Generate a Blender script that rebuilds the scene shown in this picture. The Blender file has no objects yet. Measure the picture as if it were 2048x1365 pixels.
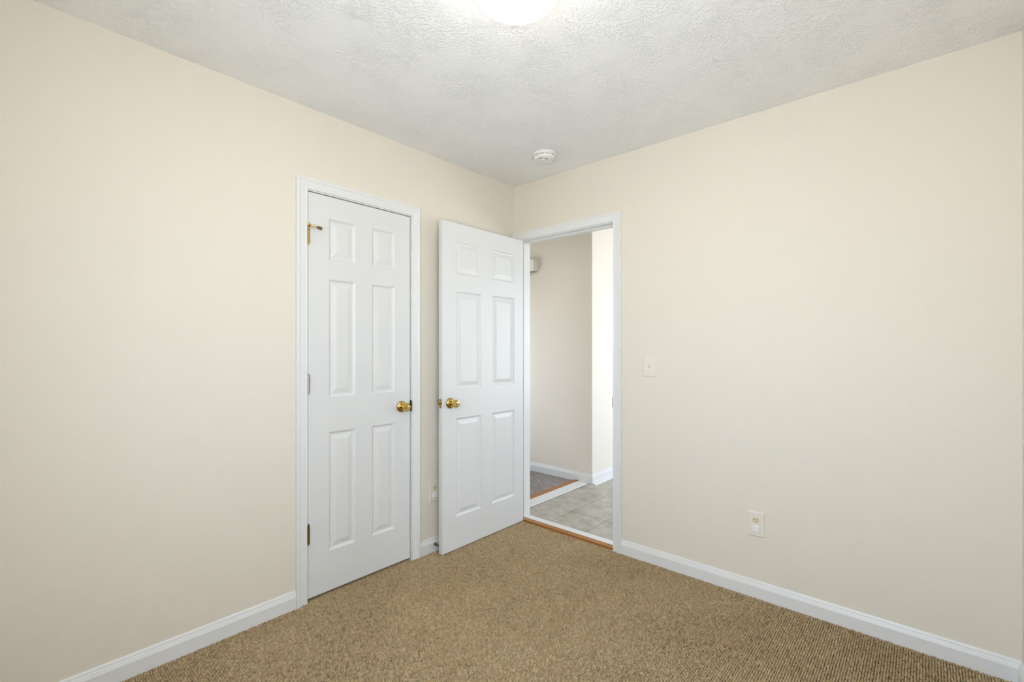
import bpy, bmesh, math, random
import numpy as np
from mathutils import Vector, Matrix
random.seed(7)
S = bpy.context.scene
COL = S.collection

# ------------------------------------------------------------------ camera
F_PX, YAW = 926.0, 41.733
cam_d = bpy.data.cameras.new('camera')
cam_d.sensor_fit = 'HORIZONTAL'; cam_d.sensor_width = 36.0
cam_d.lens = 36.0 * F_PX / 2048.0
cam_d.shift_y = 13.5 / 2048.0
cam_d.clip_start = 0.02
cam = bpy.data.objects.new('camera', cam_d); COL.objects.link(cam)
cam.location = (2.266, -2.557, 1.256)
cam.rotation_euler = (math.radians(90), 0, math.radians(YAW))
S.camera = cam

# ------------------------------------------------------------------ sky, exposure
SKY_UP, SKY_DOWN, SKY_STRENGTH = (0.685, 0.812, 0.985), (0.79, 0.843, 0.90), 17.5
LAMP_STRENGTH = 21.0
EXPOSURE = 0.06
S.view_settings.view_transform = 'Standard'
S.view_settings.look = 'None'
S.view_settings.gamma = 1.0
S.view_settings.use_curve_mapping = False
S.view_settings.exposure = EXPOSURE
w = bpy.data.worlds.new('sky'); S.world = w; w.use_nodes = True
nt = w.node_tree; nt.nodes.clear()
o = nt.nodes.new('ShaderNodeOutputWorld'); bg = nt.nodes.new('ShaderNodeBackground')
tc = nt.nodes.new('ShaderNodeTexCoord'); sp = nt.nodes.new('ShaderNodeSeparateXYZ')
rp = nt.nodes.new('ShaderNodeValToRGB'); mr = nt.nodes.new('ShaderNodeMapRange')
mr.inputs['From Min'].default_value = -1; mr.inputs['From Max'].default_value = 1
rp.color_ramp.elements[0].position = 0.48; rp.color_ramp.elements[0].color = (*SKY_DOWN, 1)
rp.color_ramp.elements[1].position = 0.54; rp.color_ramp.elements[1].color = (*SKY_UP, 1)
nt.links.new(tc.outputs['Generated'], sp.inputs[0]); nt.links.new(sp.outputs['Z'], mr.inputs['Value'])
nt.links.new(mr.outputs[0], rp.inputs[0]); nt.links.new(rp.outputs[0], bg.inputs[0])
bg.inputs[1].default_value = SKY_STRENGTH
nt.links.new(bg.outputs[0], o.inputs[0])
cy = S.cycles
cy.max_bounces = 14; cy.diffuse_bounces = 10; cy.glossy_bounces = 4; cy.transparent_max_bounces = 12
cy.sample_clamp_indirect = 8.0
cy.caustics_reflective = False; cy.caustics_refractive = False

def portal(name, loc, direction, sx, sz):
    d = bpy.data.lights.new(name, 'AREA'); d.shape = 'RECTANGLE'; d.size = sx; d.size_y = sz
    d.cycles.is_portal = True
    ob = bpy.data.objects.new(name, d); COL.objects.link(ob)
    ob.location = loc
    ob.rotation_euler = Vector(direction).to_track_quat('-Z', 'Y').to_euler()
# room size and the windows the daylight comes through
RW, RL, RH = 2.537, 2.92, 2.44            # bedroom width (x), length (-y), height
T = 0.115                                  # wall thickness
BW = (1.47, 2.40, 0.85, 2.08)              # bedroom window in the back wall: x0 x1 z0 z1
NW = (-2.20, -1.65, 1.20, 1.95)            # bedroom window in the near wall: y0 y1 z0 z1
HW = (1.60, 2.65, 0.50, 2.10)              # hall window in the far hall wall: y0 y1 z0 z1
GW = (-1.50, -1.15, 0.30, 1.85)            # added glazed opening in place of an unseen side-room doorway: x0 x1 z0 z1
HX = 2.2                                   # hall extends to this x
portal('daylight_portal_bedroom', ((BW[0]+BW[1])/2, -RL-T-.01, (BW[2]+BW[3])/2), (0, 1, 0), BW[1]-BW[0], BW[3]-BW[2])
portal('daylight_portal_near', (RW+T+.01, (NW[0]+NW[1])/2, (NW[2]+NW[3])/2), (-1, 0, 0), NW[1]-NW[0], NW[3]-NW[2])
portal('daylight_portal_hall', (HX+T+.01, (HW[0]+HW[1])/2, (HW[2]+HW[3])/2), (-1, 0, 0), HW[1]-HW[0], HW[3]-HW[2])
portal('daylight_portal_corridor', ((GW[0]+GW[1])/2, -.01, (GW[2]+GW[3])/2), (0, 1, 0), GW[1]-GW[0], GW[3]-GW[2])

# ------------------------------------------------------------------ materials
def mat(name, rgb, rough=0.5, metal=0.0, spec=0.5):
    m = bpy.data.materials.new(name); m.use_nodes = True
    b = m.node_tree.nodes['Principled BSDF']
    b.inputs['Base Color'].default_value = (*rgb, 1); b.inputs['Roughness'].default_value = rough
    b.inputs['Metallic'].default_value = metal; b.inputs['Specular IOR Level'].default_value = spec
    return m
class NT:
    def __init__(s, m): s.t = m.node_tree; s.b = s.t.nodes['Principled BSDF']
    def n(s, kind, **kw):
        x = s.t.nodes.new(kind)
        for k, v in kw.items(): setattr(x, k, v)
        return x
    def l(s, a, b): s.t.links.new(a, b)
    def math(s, op, a, b=None, c=None):
        x = s.n('ShaderNodeMath', operation=op)
        for i, v in enumerate((a, b, c)):
            if v is None: continue
            if isinstance(v, (int, float)): x.inputs[i].default_value = v
            else: s.l(v, x.inputs[i])
        return x.outputs[0]
    def vmath(s, op, a, b=None, scale=None):
        x = s.n('ShaderNodeVectorMath', operation=op)
        for i, v in enumerate((a, b)):
            if v is None: continue
            if isinstance(v, (tuple, list)): x.inputs[i].default_value = v
            else: s.l(v, x.inputs[i])
        if scale is not None: x.inputs['Scale'].default_value = scale
        return x.outputs['Value'] if op in ('LENGTH', 'DOT_PRODUCT') else x.outputs[0]
    def noise(s, vec, scale, detail=2.0, rough=0.5, dim='3D'):
        x = s.n('ShaderNodeTexNoise', noise_dimensions=dim)
        x.inputs['Scale'].default_value = scale; x.inputs['Detail'].default_value = detail
        x.inputs['Roughness'].default_value = rough
        if vec is not None: s.l(vec, x.inputs['Vector'])
        return x
    def smooth(s, v, a, b, lo=0.0, hi=1.0):
        x = s.n('ShaderNodeMapRange', interpolation_type='SMOOTHSTEP')
        s.l(v, x.inputs['Value'])
        for k, q in (('From Min', a), ('From Max', b), ('To Min', lo), ('To Max', hi)): x.inputs[k].default_value = q
        return x.outputs[0]
    def ramp(s, v, stops):
        x = s.n('ShaderNodeValToRGB'); e = x.color_ramp.elements
        while len(e) < len(stops): e.new(0.5)
        for i, (p, c) in enumerate(stops): e[i].position = p; e[i].color = (*c, 1)
        s.l(v, x.inputs[0]); return x.outputs[0]
    def pos(s): return s.n('ShaderNodeNewGeometry').outputs['Position']
    def bump(s, h, dist, strength=1.0):
        x = s.n('ShaderNodeBump'); x.inputs['Distance'].default_value = dist; x.inputs['Strength'].default_value = strength
        s.l(h, x.inputs['Height']); s.l(x.outputs[0], s.b.inputs['Normal'])

def paint(name, rgb, rough, scale, dist, spec=0.3):
    m = mat(name, rgb, rough, spec=spec); k = NT(m); p = k.pos()
    a = k.noise(p, scale, 3.0, 0.55).outputs['Fac']
    k.bump(a, dist, 0.6)
    return m
M_WALL = paint('cream_wall_paint', (0.747, 0.696, 0.605), 0.55, 190, 0.0012)
M_HALLW = paint('hall_wall_paint', (0.79, 0.735, 0.655), 0.55, 190, 0.0012)
M_TRIM = paint('white_trim_paint', (0.75, 0.757, 0.75), 0.32, 60, 0.00015, 0.5)
M_DOOR = mat('white_door_paint', (0.705, 0.71, 0.70), 0.38); k = NT(M_DOOR)
vv = k.vmath('MULTIPLY', k.pos(), (260, 260, 9)); k.bump(k.noise(vv, 1, 3).outputs['Fac'], 0.0004, 0.5)
# ceiling: brushed stomp texture, ridges fanning out of each brush dab
M_CEIL = mat('stomped_ceiling_paint', (0.868, 0.878, 0.882), 0.6, spec=0.35); k = NT(M_CEIL); P = k.pos()
def stomp(off, sc):
    wob = k.vmath('SCALE', k.vmath('SUBTRACT', k.noise(P, 14, 2).outputs['Color'], (.5, .5, .5)), scale=0.05)
    q = k.vmath('SCALE', k.vmath('ADD', k.vmath('ADD', P, wob), off), scale=sc)
    v = k.n('ShaderNodeTexVoronoi', voronoi_dimensions='2D'); v.inputs['Scale'].default_value = 1.0
    k.l(q, v.inputs['Vector'])
    c_ = k.n('ShaderNodeSeparateColor'); k.l(v.outputs['Color'], c_.inputs[0])
    th = k.math('MULTIPLY', c_.outputs[0], 6.2832)
    ov = k.n('ShaderNodeCombineXYZ'); k.l(k.math('MULTIPLY', k.math('COSINE', th), 0.62), ov.inputs[0]); k.l(k.math('MULTIPLY', k.math('SINE', th), 0.62), ov.inputs[1])
    d = k.vmath('ADD', k.vmath('SUBTRACT', q, v.outputs['Position']), ov.outputs[0])
    s_ = k.n('ShaderNodeSeparateXYZ'); k.l(d, s_.inputs[0])
    # angle measured from the fan's own axis, so the seam falls behind its origin
    cs, sn = k.math('COSINE', th), k.math('SINE', th)
    du = k.math('ADD', k.math('MULTIPLY', s_.outputs[0], cs), k.math('MULTIPLY', s_.outputs[1], sn))
    dv = k.math('SUBTRACT', k.math('MULTIPLY', s_.outputs[1], cs), k.math('MULTIPLY', s_.outputs[0], sn))
    ang = k.math('ARCTAN2', dv, du)
    r = k.math('SQRT', k.math('ADD', k.math('MULTIPLY', du, du), k.math('MULTIPLY', dv, dv)))
    cv = k.n('ShaderNodeCombineXYZ')
    k.l(k.math('MULTIPLY', ang, 15.0), cv.inputs[0]); k.l(k.math('MULTIPLY', r, 9.0), cv.inputs[1]); k.l(k.math('MULTIPLY', c_.outputs[1], 90.0), cv.inputs[2])
    nz = k.noise(cv.outputs[0], 1.0, 1.0, 0.4).outputs['Fac']
    return k.math('MULTIPLY', k.smooth(nz, 0.50, 0.63), k.smooth(r, 0.10, 0.28))
h1 = stomp((0, 0, 0), 6.0); h2 = stomp((3.31, 1.77, 0), 7.4)
patch = k.smooth(k.noise(P, 5.0, 2).outputs['Fac'], 0.36, 0.56, 0.35, 1.0)
h = k.math('MULTIPLY', k.math('MAXIMUM', h1, k.math('MULTIPLY', h2, 0.9)), patch)
h = k.math('ADD', h, k.math('MULTIPLY', k.noise(P, 210, 2).outputs['Fac'], 0.35))
k.bump(h, 0.0019, 0.85)
# carpets
def tuft_mat(name, stops):
    m = mat(name, (.5, .4, .3), 0.95, spec=0.08); k = NT(m)
    oi = k.n('ShaderNodeObjectInfo')
    big = k.noise(k.pos(), 2.2, 3).outputs['Fac']
    v = k.math('ADD', k.math('MULTIPLY', oi.outputs['Random'], 0.62), k.math('MULTIPLY', big, 0.38))
    k.l(k.ramp(v, stops), k.b.inputs['Base Color'])
    k.bump(k.noise(k.pos(), 900, 2).outputs['Fac'], 0.0012, 0.7)
    return m
M_TUFT = tuft_mat('tan_berber_yarn', [(0.1, (.21, .147, .078)), (0.3, (.375, .275, .152)), (0.6, (.425, .318, .182)), (0.9, (.55, .43, .27))])
M_TUFTG = tuft_mat('grey_brown_yarn', [(0.0, (.15, .13, .12)), (0.3, (.30, .265, .25)), (0.7, (.42, .385, .37)), (1.0, (.60, .56, .54))])
M_BACK = mat('shaded_carpet_backing', (.07, .045, .022), 0.95)  # backing colour darkened to deepen the shade in pits between loops
M_BACKG = mat('grey_carpet_backing', (.08, .07, .065), 0.95)
# tile
M_TILE = mat('beige_floor_tile', (.5, .47, .4), 0.35); k = NT(M_TILE); P = k.pos(); s_ = k.n('ShaderNodeSeparateXYZ'); k.l(P, s_.inputs[0])
def joint(v, off, pitch, half):
    f = k.math('FRACT', k.math('DIVIDE', k.math('SUBTRACT', v, off - 30 * pitch), pitch))
    d = k.math('MULTIPLY', k.math('MINIMUM', f, k.math('SUBTRACT', 1.0, f)), pitch)
    return k.math('LESS_THAN', d, half)
jx = joint(s_.outputs[0], 0.252, 0.2935, 0.0022); jy = joint(s_.outputs[1], 0.391, 0.2925, 0.0017)
j = k.math('MAXIMUM', jx, jy)
cl = k.ramp(k.noise(P, 9, 6, 0.65).outputs['Fac'], [(0.32, (.31, .285, .23)), (0.5, (.43, .405, .34)), (0.68, (.53, .51, .45))])
mx = k.n('ShaderNodeMix', data_type='RGBA'); k.l(j, mx.inputs['Factor']); k.l(cl, mx.inputs['A']); mx.inputs['B'].default_value = (.10, .09, .075, 1)
k.l(mx.outputs['Result'], k.b.inputs['Base Color']); k.bump(k.math('SUBTRACT', 1.0, j), 0.0015, 0.8)
# wood strip
M_WOOD = mat('varnished_orange_wood', (.42, .16, .03), 0.35); k = NT(M_WOOD)
M_WOOD_Y = mat('varnished_orange_wood_lengthwise', (.42, .16, .03), 0.35)
for m_, sc in ((M_WOOD, (6, 180, 180)), (M_WOOD_Y, (180, 6, 180))):
    k = NT(m_); g = k.noise(k.vmath('MULTIPLY', k.pos(), sc), 1, 3).outputs['Fac']
    k.l(k.ramp(g, [(0.3, (.29, .098, .012)), (0.7, (.42, .165, .026))]), k.b.inputs['Base Color'])
M_BRASS = mat('polished_brass', (.62, .45, .15), 0.10, 1.0)
k = NT(M_BRASS); k.l(k.ramp(k.noise(k.pos(), 60, 2).outputs['Fac'], [(.3, (.56, .40, .125)), (.7, (.68, .50, .19))]), k.b.inputs['Base Color'])
M_DBRASS = mat('tarnished_brass', (.30, .21, .09), 0.35, 1.0)
M_NICKEL = mat('dull_nickel', (.42, .39, .37), 0.4, 1.0)
M_DARK = mat('dark_slot', (.015, .012, .01), 0.6)
M_PLATE = mat('cream_wall_plate', (.765, .718, .635), 0.35)
M_IVORY = mat('ivory_plastic', (.70, .63, .43), 0.35)
M_WPLAST = mat('white_plastic', (.82, .81, .79), 0.4)
M_TIP = mat('brown_rubber', (.17, .095, .035), 0.6)
M_CHIME = mat('white_chime_plastic', (.85, .84, .81), 0.45)
for m_ in (M_DBRASS, M_NICKEL, M_PLATE, M_IVORY, M_WPLAST, M_CHIME):
    k = NT(m_); k.bump(k.noise(k.pos(), 400, 2).outputs['Fac'], 0.0001, 0.4)
M_GLOW = mat('lit_opal_glass', (.9, .9, .9), 0.25); k = NT(M_GLOW)
k.b.inputs['Emission Color'].default_value = (1.0, 0.945, 0.875, 1); k.b.inputs['Emission Strength'].default_value = LAMP_STRENGTH
M_GLASS = mat('window_glass', (1, 1, 1), 0.0); k = NT(M_GLASS)
tr = k.n('ShaderNodeBsdfTransparent'); gl = k.n('ShaderNodeBsdfGlossy'); gl.inputs['Roughness'].default_value = 0.02
ms = k.n('ShaderNodeMixShader'); ms.inputs[0].default_value = 0.06
k.l(tr.outputs[0], ms.inputs[1]); k.l(gl.outputs[0], ms.inputs[2])
k.l(ms.outputs[0], [n for n in k.t.nodes if n.type == 'OUTPUT_MATERIAL'][0].inputs[0])

# ------------------------------------------------------------------ mesh helpers
class MB:
    def __init__(s): s.v = []; s.f = []; s.sm = []
    def add(s, vs, fs, smooth=False):
        b = len(s.v); s.v += [tuple(p) for p in vs]
        for f in fs: s.f.append(tuple(b + i for i in f)); s.sm.append(smooth)
        return s
    def box(s, x0, x1, y0, y1, z0, z1, bev=0.0):
        if bev:
            bm = bmesh.new(); bmesh.ops.create_cube(bm, size=1)
            for q in bm.verts: q.co = Vector(((x0+x1)/2 + q.co.x*(x1-x0), (y0+y1)/2 + q.co.y*(y1-y0), (z0+z1)/2 + q.co.z*(z1-z0)))
            bmesh.ops.bevel(bm, geom=bm.edges[:], offset=bev, segments=2, profile=0.6, affect='EDGES')
            bm.verts.index_update()
            s.add([q.co[:] for q in bm.verts], [[q.index for q in f.verts] for f in bm.faces]); bm.free(); return s
        v = [(x0,y0,z0),(x1,y0,z0),(x1,y1,z0),(x0,y1,z0),(x0,y0,z1),(x1,y0,z1),(x1,y1,z1),(x0,y1,z1)]
        return s.add(v, [(0,3,2,1),(4,5,6,7),(0,1,5,4),(1,2,6,5),(2,3,7,6),(3,0,4,7)])
    def lathe(s, prof, n=48, c=(0,0,0), axis='z', smooth=True):
        """prof: (radius, height) pairs; axis z (heights along +z) or -y (heights along -y)."""
        vs, fs = [], []
        for r, hh in prof:
            for i in range(n):
                a = 2*math.pi*i/n; u, v_ = r*math.cos(a), r*math.sin(a)
                vs.append((c[0]+u, c[1]+v_, c[2]+hh) if axis == 'z' else (c[0]+u, c[1]-hh, c[2]+v_))
        for j_ in range(len(prof)-1):
            for i in range(n):
                k_ = (i+1) % n; fs.append((j_*n+i, j_*n+k_, (j_+1)*n+k_, (j_+1)*n+i))
        fs.append(tuple(range(n-1, -1, -1))); fs.append(tuple(range((len(prof)-1)*n, len(prof)*n)))
        return s.add(vs, fs, smooth)
    def tube(s, pts, radii, n=16):
        vs, fs = [], []
        for i, p in enumerate(pts):
            p = Vector(p); t = (Vector(pts[min(i+1, len(pts)-1)]) - Vector(pts[max(i-1, 0)])).normalized()
            u = t.cross(Vector((0,0,1)) if abs(t.z) < .9 else Vector((1,0,0))).normalized(); v_ = t.cross(u)
            for q in range(n):
                a = 2*math.pi*q/n; vs.append(p + radii[i]*(math.cos(a)*u + math.sin(a)*v_))
        for i in range(len(pts)-1):
            for q in range(n):
                k_ = (q+1) % n; fs.append((i*n+q, i*n+k_, (i+1)*n+k_, (i+1)*n+q))
        fs.append(tuple(range(n-1, -1, -1))); fs.append(tuple(range((len(pts)-1)*n, len(pts)*n)))
        return s.add(vs, fs, True)
    def build(s, name, m, parent=None, loc=(0,0,0), rotz=0.0, center=False):
        vs = s.v
        if center:
            a = np.array(vs); lo, hi = a.min(0), a.max(0); c = ((lo[0]+hi[0])/2, (lo[1]+hi[1])/2, lo[2])
            vs = [(p[0]-c[0], p[1]-c[1], p[2]-c[2]) for p in vs]; loc = c
        me = bpy.data.meshes.new(name); me.from_pydata(vs, [], s.f)
        bm = bmesh.new(); bm.from_mesh(me); bmesh.ops.recalc_face_normals(bm, faces=bm.faces[:]); bm.to_mesh(me); bm.free()
        me.polygons.foreach_set('use_smooth', s.sm); me.validate()
        if any(s.sm): me.set_sharp_from_angle(angle=math.radians(38))
        me.materials.append(m)
        ob = bpy.data.objects.new(name, me); COL.objects.link(ob)
        ob.location = loc; ob.rotation_euler = (0, 0, rotz)
        if parent is not None: ob.parent = parent
        return ob
def tag(ob, label, cat, kind=None, group=None):
    ob['label'] = label; ob['category'] = cat
    if kind: ob['kind'] = kind
    if group: ob['group'] = group
    return ob
def struct(ob, label, cat): return tag(ob, label, cat, 'structure')
def thing(name, label, cat, loc, rotz=0.0, group=None):
    e = bpy.data.objects.new(name, None); COL.objects.link(e); e.empty_display_size = 0.05
    e.location = loc; e.rotation_euler = (0, 0, rotz); return tag(e, label, cat, None, group)
R90 = math.pi/2

# ------------------------------------------------------------------ room shell
CL = (-1.530, -0.913, 2.032)      # closet opening: y0 y1 head
DW = (0.056, 0.824, 2.033)        # doorway opening: x0 x1 head
HC = (-0.020, 1.114)              # convex wall corner in the hall
struct(MB().box(0, RW, -RL, 0.03, -.16, -.006).box(-.75, 0, -1.95, -.55, -.161, -.006).build('floor', M_BACK), 'bedroom floor under the tan looped carpet', 'floor')
struct(MB().box(-.9, RW+T, -RL-T, T, RH, RH+.1).build('ceiling', M_CEIL), 'white stomp-textured bedroom ceiling', 'ceiling')
struct(MB().box(-T, 0, -RL-T, CL[0]-.019, -.16, RH).box(-T, 0, CL[1]+.019, T, -.16, RH).box(-T, 0, CL[0]-.019, CL[1]+.019, CL[2]+.019, RH)
       .build('wall_left', M_WALL), 'cream wall holding the closed closet door', 'wall')
struct(MB().box(0, DW[0]-.019, 0, T, -.16, RH).box(DW[1]+.019, RW+T, 0, T, -.16, RH).box(DW[0]-.019, DW[1]+.019, 0, T, DW[2]+.019, RH)
       .box(-2.4, GW[0], 0, T, -.16, RH).box(GW[1], -T, 0, T, -.16, RH).box(GW[0], GW[1], 0, T, GW[3], RH).box(GW[0], GW[1], 0, T, -.16, GW[2])
       .build('wall_right', M_WALL), 'cream wall with the open doorway into the hall', 'wall')
struct(MB().box(RW, RW+T, -RL-T, NW[0], -.16, RH).box(RW, RW+T, NW[1], 0, -.16, RH).box(RW, RW+T, NW[0], NW[1], -.16, NW[2]).box(RW, RW+T, NW[0], NW[1], NW[3], RH)
       .build('wall_near', M_WALL), 'cream wall at the right edge of the view', 'wall')
struct(MB().box(0, BW[0], -RL-T, -RL, -.16, RH).box(BW[1], RW, -RL-T, -RL, -.16, RH).box(BW[0], BW[1], -RL-T, -RL, -.16, BW[2]).box(BW[0], BW[1], -RL-T, -RL, BW[3], RH)
       .build('wall_back', M_WALL), 'cream wall with the bedroom window', 'wall')
# closet behind the closed door
struct(MB().box(-.8, -.75, -2.0, -.5, -.16, RH).box(-.75, -T, -2.0, -1.95, -.16, RH).box(-.75, -T, -.55, -.5, -.16, RH)
       .build('wall_closet', M_WALL), 'closet interior walls behind the closed door', 'wall')
# hall and corridor
struct(MB().box(-2.4, HX+T, 0, 4.1, RH, RH+.1).build('ceiling_hall', M_TRIM), 'white hall ceiling', 'ceiling')
struct(MB().box(-.155, HX, .03, 4.0, -.16, .002).build('floor_hall', M_TILE), 'beige square-tiled hall floor', 'floor')
struct(MB().box(-2.4, -.155, .115, HC[1], -.16, -.004).build('floor_corridor', M_BACKG), 'corridor floor under grey-brown carpet', 'floor')
struct(MB().box(-2.4, HC[0], HC[1], HC[1]+T, -.16, RH).box(HC[0]-T, HC[0], HC[1]+T, 4.0, -.16, RH).build('wall_hall_left', M_HALLW), 'cream hall wall corner beyond the doorway', 'wall')
struct(MB().box(-2.4-T, -2.4, 0, HC[1]+T, -.16, RH).build('wall_corridor_end', M_HALLW), 'corridor end wall', 'wall')
struct(MB().box(HC[0]-T, HX+T, 4.0, 4.0+T, -.16, RH).build('wall_hall_back', M_HALLW), 'hall back wall', 'wall')
struct(MB().box(HX, HX+T, T, HW[0], -.16, RH).box(HX, HX+T, HW[1], 4.0, -.16, RH).box(HX, HX+T, HW[0], HW[1], -.16, HW[2]).box(HX, HX+T, HW[0], HW[1], HW[3], RH)
       .build('wall_hall_right', M_HALLW), 'hall wall with the large window', 'wall')

# windows (frames, sash bars, panes)
def window(name, a0, a1, z0, z1, loc, rotz, label):
    """local x along the wall, local -y into the room; a0..a1 width, z0..z1 height."""
    fr = MB(); wd = .045
    fr.box(a0, a0+wd, -.02, T+.005, z0, z1).box(a1-wd, a1, -.02, T+.005, z0, z1).box(a0+wd, a1-wd, -.02, T+.005, z1-wd, z1).box(a0+wd, a1-wd, -.04, T+.005, z0, z0+.03)
    zm = (z0+z1)/2; fr.box(a0+wd, a1-wd, .03, .08, zm-.02, zm+.02)
    ob = fr.build(name, M_TRIM, None, loc, rotz)
    MB().box(a0+wd, a1-wd, .052, .056, z0+.03, zm-.02).box(a0+wd, a1-wd, .052, .056, zm+.02, z1-wd).build('pane', M_GLASS, ob)
    struct(ob, label, 'window')
window('window_1', -BW[1], -BW[0], BW[2], BW[3], (0, -RL, 0), math.pi, 'white-framed bedroom window in the back wall')
window('window_4', -NW[1], -NW[0], NW[2], NW[3], (RW, 0, 0), -R90, 'white-framed bedroom window in the near wall')
window('window_2', -HW[1], -HW[0], HW[2], HW[3], (HX, 0, 0), -R90, 'large white-framed hall window')
window('window_standin', -GW[1], -GW[0], GW[2], GW[3], (0, T, 0), math.pi, 'tall white-framed glazed opening standing in for a side-room doorway')

# ------------------------------------------------------------------ trim
CAS = [(0, 0), (0, .0075), (.0015, .009), (.006, .0095), (.009, .0082), (.013, .0088), (.034, .0115), (.038, .0125), (.041, .0155), (.047, .0168), (.052, .0165), (.0545, .0145), (.0555, .011), (.0555, 0)]
def casing(a0, a1, ztop, z0, prof=CAS):
    """door casing round an opening, mitred; local x along wall, local -y out of the wall."""
    m = MB(); n = len(prof); vs = []
    for st in range(4):
        for u, hh in prof:
            x = (a0-u, a0-u, a1+u, a1+u)[st]; z = (z0, ztop+u, ztop+u, z0)[st]
            vs.append((x, -hh, z))
    fs = []
    for st in range(3):
        for i in range(n-1): fs.append((st*n+i, st*n+i+1, (st+1)*n+i+1, (st+1)*n+i))
    fs.append(tuple(range(n))); fs.append(tuple(range(3*n, 4*n)))
    return m.add(vs, fs)
def jamb(a0, a1, ztop, z0, depth, stop0, stop1):
    """frame lining the opening (outside a0..a1) with a stop strip inside it."""
    m = MB(); t = .019; s_ = .010
    m.box(a0-t, a0, 0, depth, z0, ztop+t).box(a1, a1+t, 0, depth, z0, ztop+t).box(a0, a1, 0, depth, ztop, ztop+t)
    m.box(a0, a0+s_, stop0, stop1, z0, ztop-s_).box(a1-s_, a1, stop0, stop1, z0, ztop-s_).box(a0, a1, stop0, stop1, ztop-s_, ztop)
    return m
struct(casing(CL[0]+.0, CL[1]+.004, CL[2]+.005, -.006).build('trim_1', M_TRIM, None, (0, 0, 0), R90), 'white moulded casing around the closet door', 'door casing')
struct(jamb(CL[0], CL[1], CL[2], -.16, T, .040, .072).build('trim_2', M_TRIM, None, (0, 0, 0), R90), 'white jamb inside the closet door casing', 'door jamb')
struct(casing(DW[0]+.000, DW[1]+.003, DW[2]+.005, -.006).build('trim_3', M_TRIM), 'white moulded casing around the open doorway', 'door casing')
struct(jamb(DW[0], DW[1], DW[2], -.02, T, .040, .072).build('trim_4', M_TRIM), 'white jamb with stop strip lining the open doorway', 'door jamb')
struct(casing(-DW[1]-.003, -DW[0]+.0, DW[2]+.005, .002).build('trim_5', M_TRIM, None, (0, T, 0), math.pi), 'white casing on the hall side of the doorway', 'door casing')
BASE = [(0, -.006), (.0125, -.006), (.0125, .056), (.0118, .0585), (.0075, .0715), (.0062, .0735), (.0062, .0775), (.0040, .0835), (.0015, .0855), (0, .0855)]
def baseboard(name, p0, p1, out, label, ext=(0, 0), prof=BASE, zoff=0.0):
    """extrude the baseboard profile from p0 to p1 along the wall; out = unit direction into the room; ext: mitre growth per metre of thickness at each end"""
    d = Vector((p1[0]-p0[0], p1[1]-p0[1], 0)).normalized(); o_ = Vector((*out, 0)); n = len(prof); vs = []
    for p, e, sg in ((p0, ext[0], -1), (p1, ext[1], 1)):
        for t, z in prof: vs.append(Vector((*p, z+zoff)) + o_*t + d*(sg*e*t))
    fs = [(i, (i+1) % n, n+(i+1) % n, n+i) for i in range(n)] + [tuple(range(n)), tuple(range(n, 2*n))]
    return struct(MB().add(vs, fs).build(name, M_TRIM), label, 'baseboard')
baseboard('baseboard_left', (0, -RL), (0, CL[0]-.0565), (1, 0), 'white moulded baseboard left of the closet door', (-1, 0))
baseboard('baseboard_corner', (0, CL[1]+.0605), (0, -.017), (1, 0), 'short white baseboard between closet door and open door')
baseboard('baseboard_right', (DW[1]+.0595, 0), (RW, 0), (0, -1), 'white moulded baseboard below the light switch wall', (0, -1))
baseboard('baseboard_near', (RW, 0), (RW, -RL), (-1, 0), 'white baseboard on the wall at the right edge', (-1, -1))
baseboard('baseboard_back', (RW, -RL), (0, -RL), (0, 1), 'white baseboard under the bedroom window', (-1, -1))
baseboard('baseboard_corridor', (-2.4, HC[1]), (HC[0], HC[1]), (0, -1), 'white baseboard above the grey-brown corridor carpet', (0, 1), zoff=.004)
baseboard('baseboard_hall', (HC[0], HC[1]), (HC[0], 4.0), (1, 0), 'white baseboard along the bright tiled hall wall', (1, 0), zoff=.004)
# shoe moulding along the hall baseboard
sh = [(0.0125, 0), (.052, 0), (.052, .006), (.046, .012), (.0125, .014)]
vs = [(HC[0]+t, y, z+.001) for y in (HC[1]-.022, 4.0) for t, z in sh]; n = len(sh)
struct(MB().add(vs, [(i, (i+1) % n, n+(i+1) % n, n+i) for i in range(n)] + [tuple(range(n)), tuple(range(n, 2*n))]).build('trim_6', M_TRIM), 'flat white shoe moulding between hall baseboard and tiles', 'trim')

# threshold boards
def strip(name, x0, x1, y0, y1, z0, z1, m, label, cat, screws=(), bev=.003):
    ob = MB().box(x0, x1, y0, y1, z0, z1, bev).build(name, m, None, center=True)
    tag(ob, label, cat)
    for sx, sy in screws:
        b = MB().lathe([(.0035, -.001), (.0035, .0006), (.0015, .001)], 12)
        b.build('screw', M_DARK, ob, (sx-ob.location.x, sy-ob.location.y, z1-ob.location.z))
    return ob
strip('wood_threshold', DW[0], DW[1], .000, .046, -.004, .012, M_WOOD, 'orange-brown wood strip where tan carpet meets the open doorway', 'threshold', [(.16, .03), (.46, .033), (.775, .03)])
strip('white_threshold', DW[0], DW[1], .046, .104, .000, .011, M_TRIM, 'flat white board in the doorway behind the orange wood strip', 'threshold')
strip('wood_transition_strip', -.213, -.156, T, HC[1]-.013, -.002, .012, M_WOOD_Y, 'orange-brown wood strip edging the grey-brown corridor carpet', 'threshold', [(-.178, .62), (-.178, .92)])
strip('white_transition_board', -.155, -.1062, T, HC[1]-.013, .0, .011, M_TRIM, 'white floor board touching the corridor wood strip', 'threshold')
strip('white_edge_board', -.1030, -.051, T, HC[1]-.013, .0, .010, M_TRIM, 'white floor board bordering the hall tiles', 'threshold')

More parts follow.
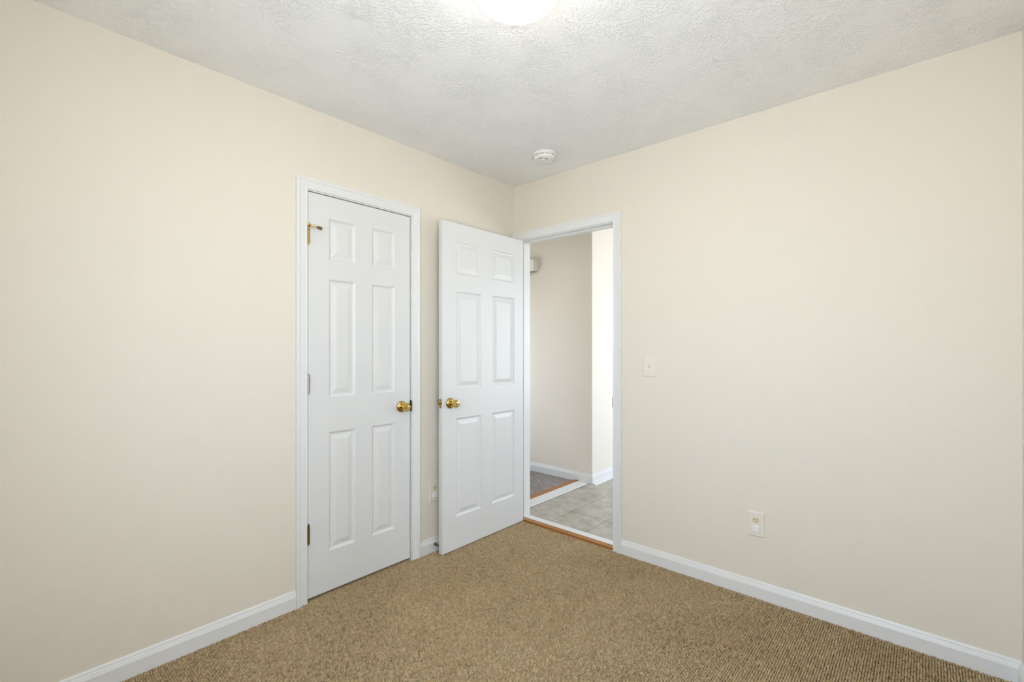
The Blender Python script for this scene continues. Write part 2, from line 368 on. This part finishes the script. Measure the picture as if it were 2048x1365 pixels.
# ------------------------------------------------------------------ doors
RINGS = [(0, 0), (.003, .0022), (.008, .0062), (.0125, .0078), (.017, .0078), (.041, .0016), (.043, .0014)]
def door_slab(wd, z0, z1, thick, cols, rows, both):
    """six-panel moulded slab; local x 0..wd, front at y=0, back at y=thick, z0..z1"""
    m = MB(); e = .002
    xs = [e] + [q for c in cols for q in c] + [wd-e]; zs = [z0+e] + [q for r in rows for q in r] + [z1-e]
    for side in ((0, 1), (1, -1)) if both else ((0, 1),):
        yb = thick*side[0]; sg = side[1]
        for i in range(len(xs)-1):
            for j_ in range(len(zs)-1):
                a0, a1, b0, b1 = xs[i], xs[i+1], zs[j_], zs[j_+1]
                if i % 2 == 1 and j_ % 2 == 1:
                    vs = []
                    for ins, dp in RINGS: vs += [(a0+ins, yb+sg*dp, b0+ins), (a1-ins, yb+sg*dp, b0+ins), (a1-ins, yb+sg*dp, b1-ins), (a0+ins, yb+sg*dp, b1-ins)]
                    fs = []
                    for q in range(len(RINGS)-1):
                        for c in range(4): fs.append((q*4+c, q*4+(c+1) % 4, q*4+4+(c+1) % 4, q*4+4+c))
                    fs.append(tuple((len(RINGS)-1)*4+c for c in range(4)))
                    m.add(vs, fs)
                else: m.add([(a0, yb, b0), (a1, yb, b0), (a1, yb, b1), (a0, yb, b1)], [(0, 1, 2, 3)])
    # eased edges and sides
    q0 = [(e, 0, z0+e), (wd-e, 0, z0+e), (wd-e, 0, z1-e), (e, 0, z1-e)]
    q1 = [(0, e, z0), (wd, e, z0), (wd, e, z1), (0, e, z1)]
    q2 = [(0, thick-e, z0), (wd, thick-e, z0), (wd, thick-e, z1), (0, thick-e, z1)]
    q3 = [(e, thick, z0+e), (wd-e, thick, z0+e), (wd-e, thick, z1-e), (e, thick, z1-e)]
    fs = []
    for q in range(3):
        for c in range(4): fs.append((q*4+c, q*4+(c+1) % 4, q*4+4+(c+1) % 4, q*4+4+c))
    if not both: fs.append((12, 13, 14, 15))
    return m.add(q0+q1+q2+q3, fs)
def merge(ob, d=1e-5):
    bm = bmesh.new(); bm.from_mesh(ob.data); bmesh.ops.remove_doubles(bm, verts=bm.verts[:], dist=d)
    bmesh.ops.recalc_face_normals(bm, faces=bm.faces[:]); bm.to_mesh(ob.data); bm.free()
def knob(parent, x, z, button, yface=0.0, sg=1):
    """tulip knob; rosette on the face, axis along local -y"""
    kn = MB().lathe([(.0135, .010), (.0125, .020), (.0125, .028), (.0165, .034), (.0225, .042), (.0248, .050), (.0248, .056), (.0232, .0600), (.0200, .0605), (.0188, .0585), (.0120, .0580), (.0100, .0590), (.001, .0592)], 40, (0, 0, 0), '-y')
    ko = kn.build('door_knob', M_BRASS, parent, (x, yface, z), 0 if sg > 0 else math.pi); ko['label'] = 'shiny brass door knob'
    MB().lathe([(.0330, 0), (.0330, .003), (.0318, .006), (.0285, .0095), (.0235, .0125), (.018, .0145), (.0145, .0155)], 48, (0, 0, 0), '-y').build('rosette', M_BRASS, ko)
    if button: MB().lathe([(.0045, .0585), (.0045, .0600), (.0038, .0606)], 16, (0, 0, 0), '-y').build('lock_button', M_DARK, ko)
    return ko
def hinge(parent, x, z0, z1, m, label, y=-.007, nk=5):
    L = z1-z0; b = MB(); g = .0009
    for i in range(nk):
        a = z0+L*i/nk+g/2; c = z0+L*(i+1)/nk-g/2; r = .0076
        b.lathe([(r-.0006, a), (r, a+.0006), (r, c-.0006), (r-.0006, c)], 20, (x, y, 0))
    b.box(x-.0008, x+.0008, y+.004, .03, z0, z1)
    h_ = b.build('hinge', m, parent); h_['label'] = label
    p = MB(); p.lathe([(.0036, z0-.004), (.0036, z1+.0005), (.0058, z1+.0015), (.0058, z1+.004), (.003, z1+.0055)], 16, (x, y, 0)).build('hinge_pin', m, h_)
    return h_
ZS = 0.016
ROWS = [(.221, .825), (1.004, 1.604), (1.703, 1.914)]
# closet door
CW = .6055
d1 = door_slab(CW, ZS, 2.0275, .035, [(.1075, .254), (.3545, .4995)], ROWS, False).build('door_1', M_DOOR, None, (-.0015, -1.5245, 0), R90)
merge(d1); struct(d1, 'closed white six-panel closet door with brass knob', 'door')
knob(d1, CW-.061, .915, False)
h_ = hinge(d1, -.002, 1.767, 1.850, M_BRASS, 'brass hinge with pin stop')
st = MB()
st.lathe([(.0078, 1.8555), (.0090, 1.8575), (.0090, 1.8625), (.0078, 1.8645)], 20, (-.002, -.007, 0))
st.lathe([(.0054, 1.8645), (.0064, 1.8690), (.0068, 1.873), (.0050, 1.875)], 20, (-.002, -.007, 0))
st.tube([(.004, -.009, 1.8605), (.018, -.019, 1.857), (.026, -.024, 1.8545)], [.0056, .0052, .0044])
st.tube([(.023, -.022, 1.8555), (.038, -.033, 1.849)], [.0034, .0034])
so = st.build('pin_stop', M_BRASS, h_)
MB().tube([(.034, -.030, 1.8508), (.036, -.0315, 1.850), (.048, -.0400, 1.8455), (.051, -.042, 1.8445)], [.0056, .0078, .0078, .0064]).build('rubber_tip', M_TIP, so)
hinge(d1, -.002, 1.030, 1.1225, M_NICKEL, 'dull grey hinge')
hinge(d1, -.002, .289, .383, M_DBRASS, 'dark tarnished brass hinge')
# strike plate on the closet jamb
sk = MB().box(-.0012, .0012, -.0075, .020, .884, .946, .0008).build('strike_plate', M_DBRASS, None, (0, CL[1]-.0008, 0), R90)
tag(sk, 'small dark brass strike plate beside the closet door knob', 'strike plate')
# open bedroom door: local x from free edge to hinge edge
OW = .752
d2 = door_slab(OW, .006, 2.030, .035, [(.1095, .327), (.4315, .6545)], [(.208, .818), (1.000, 1.606), (1.713, 1.9165)], True).build('door_2', M_DOOR, None, (.0985, -.756, 0), R90)
merge(d2); struct(d2, 'white six-panel door standing open into the bedroom', 'door')
knob(d2, .061, .917, True)
knob(d2, .061, .917, False, .035, -1)
lp = MB().box(-.0006, .0012, .006, .030, .889, .947, .0005).build('latch_plate', M_BRASS, d2); lp['label'] = 'brass latch plate on the door edge'
MB().box(-.010, .0005, .0125, .0235, .910, .926, .002).build('latch_bolt', M_DBRASS, lp)
for z in (.898, .938): MB().lathe([(.0030, .0), (.0030, .0011), (.001, .0015)], 12, (0, 0, 0), '-y').build('screw', M_DARK, lp, (-.0001, .018, z), -R90)
for a, b in ((1.768, 1.868), (.99, 1.09), (.18, .28)): hinge(d2, OW+.003, a, b, M_DBRASS, 'dark brass hinge knuckle', .041)
# strike plate on the doorway jamb
sk = MB().box(-.0012, .0012, -.006, .030, .889, .951, .0008).build('strike_plate', M_DBRASS, None, (DW[1]-.0008, 0, 0), 0)
tag(sk, 'thin dark strike plate on the right jamb of the open doorway', 'strike plate')
# spring stop on the baseboard behind the open door
t = thing('door_stop', 'dark brass door stop on baseboard behind the open door', 'door stop', (.0125, -.742, .045), R90)
pts = []
for i in range(73): a = i/72*2*math.pi*6; pts.append((.0055*math.cos(a), -.006-.026*i/72, .0055*math.sin(a)))
MB().tube(pts, [.0012]*73, 8).build('spring', M_DBRASS, t)
MB().lathe([(.010, 0), (.010, .003), (.007, .007)], 20, (0, 0, 0), '-y').build('base', M_DBRASS, t)
MB().lathe([(.006, .031), (.0075, .033), (.0075, .045), (.006, .048)], 20, (0, 0, 0), '-y').build('rubber_tip', M_TIP, t)

# ------------------------------------------------------------------ wall plates
def plate_mesh(wd, ht, th=.006):
    m = MB(); x, z = wd/2, ht/2; b = .0035
    vs = [(-x, 0, -z), (x, 0, -z), (x, 0, z), (-x, 0, z), (-x, -.0025, -z), (x, -.0025, -z), (x, -.0025, z), (-x, -.0025, z),
          (-x+b, -th, -z+b), (x-b, -th, -z+b), (x-b, -th, z-b), (-x+b, -th, z-b)]
    fs = []
    for q in range(2):
        for c in range(4): fs.append((q*4+c, q*4+(c+1) % 4, q*4+4+(c+1) % 4, q*4+4+c))
    return m.add(vs, fs + [(8, 9, 10, 11), (0, 3, 2, 1)])
def recept(zc, y0, y1):
    """rounded receptacle face with flat top and bottom"""
    pts = []
    for i in range(40):
        a = 2*math.pi*i/40; px, pz = .0172*math.cos(a), max(-.0142, min(.0142, .0172*math.sin(a))); pts.append((px, pz))
    vs = [(p[0], y0, zc+p[1]) for p in pts] + [(p[0], y1, zc+p[1]) for p in pts] ; n = 40
    return MB().add(vs, [(i, (i+1) % n, n+(i+1) % n, n+i) for i in range(n)] + [tuple(range(n)), tuple(range(n, 2*n))])
def outlet(loc, rotz, label):
    t = thing('wall_outlet', label, 'outlet', loc, rotz, 'duplex outlets with one covered socket')
    MB.build(plate_mesh(.0765, .122), 'plate', M_PLATE, t)
    r = recept(.0195, -.003, -.0078).build('socket', M_IVORY, t); r['label'] = 'ivory upper socket with dark slots'
    s_ = MB().box(-.0078, -.0052, -.0083, -.006, .0195+.0005, .0195+.0095).box(.0052, .0076, -.0083, -.006, .0195+.0015, .0195+.0088)
    s_.lathe([(.0026, .006), (.0026, .0083)], 14, (0, 0, .0195-.0062), '-y', False)
    s_.build('slots', M_DARK, r)
    c = MB().box(-.0150, .0150, -.0160, -.003, -.0350, -.0070, .002).build('socket_cover', M_WPLAST, t); c['label'] = 'white plug-in cover on the lower socket'
    MB().lathe([(.0033, .0055), (.0033, .0066), (.002, .0071)], 14, (0, 0, 0), '-y').build('screw', M_PLATE, t)
    return t
outlet((1.632, 0, .3685), 0, 'cream duplex outlet low on the wall right of the doorway')
outlet((0, -.7405, .370), R90, 'cream duplex outlet half hidden behind the open door')
t = thing('light_switch', 'cream toggle light switch on the wall beside the open doorway', 'light switch', (1.0645, 0, 1.1485))
plate_mesh(.0765, .121).build('plate', M_PLATE, t)
MB().box(-.0052, .0052, -.0066, -.004, -.0125, .0125).build('switch_slot', M_IVORY, t)
tg = MB(); tg.add([(-.004, -.006, -.006), (.004, -.006, -.006), (.004, -.006, .006), (-.004, -.006, .006), (-.0032, -.017, -.0105), (.0032, -.017, -.0105), (.0032, -.018, -.004), (-.0032, -.018, -.004)],
                  [(0, 1, 5, 4), (1, 2, 6, 5), (2, 3, 7, 6), (3, 0, 4, 7), (4, 5, 6, 7), (0, 3, 2, 1)]).build('toggle', M_IVORY, t)
for z in (.030, -.030): MB().lathe([(.0032, .0055), (.0032, .0066), (.002, .0071)], 14, (0, 0, z), '-y').build('screw', M_PLATE, t)

# ------------------------------------------------------------------ smoke detector
t = thing('smoke_detector', 'round white smoke detector on ceiling near the doorway corner', 'smoke detector', (.532, -.312, RH))
MB().lathe([(.069, 0), (.0705, -.002), (.0705, -.009), (.069, -.0115)], 64).build('base_plate', M_WPLAST, t)
b = MB().lathe([(.0645, -.0115), (.0640, -.0165)], 64).lathe([(.0600, -.0165), (.0600, -.0205)], 64)
b.lathe([(.0635, -.0205), (.0628, -.030), (.0600, -.0345), (.054, -.037), (.047, -.0378), (.0455, -.0362), (.0445, -.0362), (.043, -.0378), (.020, -.0382), (.0005, -.0383)], 64)
body = b.build('body', M_WPLAST, t)
rb = MB()
for i in range(10):
    a = 2*math.pi*i/10 + .35; c, s_ = math.cos(a), math.sin(a)
    pts = [(c*r_ - s_*w_, s_*r_ + c*w_, z_) for z_ in (-.0210, -.0160) for r_, w_ in ((.0595, -.004), (.0638, -.004), (.0638, .004), (.0595, .004))]
    rb.add(pts, [(0, 1, 2, 3), (4, 7, 6, 5), (0, 4, 5, 1), (1, 5, 6, 2), (2, 6, 7, 3), (3, 7, 4, 0)])
for q in range(10): MB().add(rb.v[q*8:q*8+8], [(0, 1, 2, 3), (4, 7, 6, 5), (0, 4, 5, 1), (1, 5, 6, 2), (2, 6, 7, 3), (3, 7, 4, 0)]).build('vent_rib', M_WPLAST, body)
MB().lathe([(.0602, -.0168), (.0602, -.0202)], 64).build('vent_gap', M_DARK, t)
MB().lathe([(.013, -.0375), (.013, -.0398), (.011, -.041), (.0005, -.0412)], 32, (-.008, -.012, 0)).build('test_button', M_WPLAST, t)
MB().box(.018, .027, -.016, -.009, -.0389, -.037).build('indicator', M_DARK, t)
MB().box(-.010, .012, -.044, -.038, -.0386, -.037).build('sounder_slot', M_NICKEL, t)

# ------------------------------------------------------------------ ceiling light
t = thing('ceiling_light', 'lit round white glass dome light on the ceiling', 'ceiling light', (1.30, -1.45, RH))
MB().lathe([(.124, 0), (.130, -.003), (.142, -.034), (.1432, -.038), (.1432, -.042), (.1405, -.044)], 72).build('base_pan_shield', M_TRIM, t)  # pan flared down past the rim to block the dome's upward glow
prof = [(.1385, -.041), (.1395, -.045)]
for i in range(1, 17):
    a = i/16*math.pi/2; prof.append((max(.0008, .1395*math.cos(a)), -.045-.060*math.sin(a)))
MB().lathe(prof, 72).build('glass_dome', M_GLOW, t)

# ------------------------------------------------------------------ chime box in the corridor
t = thing('door_chime', 'small white chime box high on the wall beyond the doorway', 'door chime', (-.745, HC[1], 2.023))
MB().box(-.094, .094, -.078, 0, .004, .120, .006).build('housing', M_CHIME, t)
MB().box(-.088, .088, -.072, -.004, 0, .0045).build('base', M_NICKEL, t)

# ------------------------------------------------------------------ carpet pile
def pile(name, x0, x1, y0, y1, pitch, z, m, size, label, skip=()):
    nx, ny = int((x1-x0)/pitch), int((y1-y0)/pitch); rng = np.random.default_rng(3)
    gx, gy = np.meshgrid(np.arange(nx), np.arange(ny), indexing='ij')
    px = x0 + (gx+.5+.0*gy)*pitch + rng.normal(0, pitch*.065, gx.shape); py = y0 + (gy+.5)*pitch + rng.normal(0, pitch*.065, gx.shape)
    P_ = np.stack([px.ravel(), py.ravel(), np.full(px.size, z) + rng.normal(0, .0005, px.size)], 1)
    P_ = P_[(P_[:, 1] < y1-.004)]
    for (a0, a1, b0, b1) in skip: P_ = P_[~((P_[:, 0] > a0) & (P_[:, 0] < a1) & (P_[:, 1] > b0) & (P_[:, 1] < b1))]
    me = bpy.data.meshes.new(name); me.vertices.add(len(P_)); me.vertices.foreach_set('co', P_.astype(np.float32).ravel()); me.update()
    me.materials.append(m)
    ob = bpy.data.objects.new(name, me); COL.objects.link(ob)
    g = bpy.data.node_groups.new(name+'_loops', 'GeometryNodeTree')
    g.interface.new_socket('Geometry', in_out='INPUT', socket_type='NodeSocketGeometry'); g.interface.new_socket('Geometry', in_out='OUTPUT', socket_type='NodeSocketGeometry')
    N = g.nodes; L = g.links
    gi, go = N.new('NodeGroupInput'), N.new('NodeGroupOutput')
    ico = N.new('GeometryNodeMeshIcoSphere'); ico.inputs['Radius'].default_value = 1.0; ico.inputs['Subdivisions'].default_value = 2
    tf = N.new('GeometryNodeTransform'); tf.inputs['Scale'].default_value = size
    sm = N.new('GeometryNodeSetShadeSmooth'); mt = N.new('GeometryNodeSetMaterial'); mt.inputs['Material'].default_value = m
    ins = N.new('GeometryNodeInstanceOnPoints')
    rv = N.new('FunctionNodeRandomValue'); rv.data_type = 'FLOAT_VECTOR'; rv.inputs[0].default_value = (-.3, -.3, 1.2); rv.inputs[1].default_value = (.3, .3, 1.95)
    rs = N.new('FunctionNodeRandomValue'); rs.data_type = 'FLOAT_VECTOR'; rs.inputs[0].default_value = (.84, .84, .78); rs.inputs[1].default_value = (1.08, 1.08, 1.15); rs.inputs['Seed'].default_value = 5
    L.new(ico.outputs['Mesh'], tf.inputs['Geometry']); L.new(tf.outputs[0], sm.inputs[0]); L.new(sm.outputs[0], mt.inputs[0])
    L.new(gi.outputs[0], ins.inputs['Points']); L.new(mt.outputs[0], ins.inputs['Instance'])
    L.new(rv.outputs[0], ins.inputs['Rotation']); L.new(rs.outputs[0], ins.inputs['Scale'])
    L.new(ins.outputs[0], go.inputs[0])
    md = ob.modifiers.new('loops', 'NODES'); md.node_group = g
    return tag(ob, label, 'carpet', 'stuff')
pile('carpet_pile', -.125, RW-.008, -RL+.008, .004, .0088, -.0050, M_TUFT, (.0051, .0043, .0078), 'tan looped carpet pile covering the bedroom floor', [(-1, .010, -9, CL[0]), (-1, .010, CL[1], 1)])
pile('carpet_pile_corridor', -1.3, -.215, .12, HC[1]-.01, .0088, -.0015, M_TUFTG, (.0053, .0049, .0070), 'grey-brown looped carpet pile in the corridor beyond the doorway')
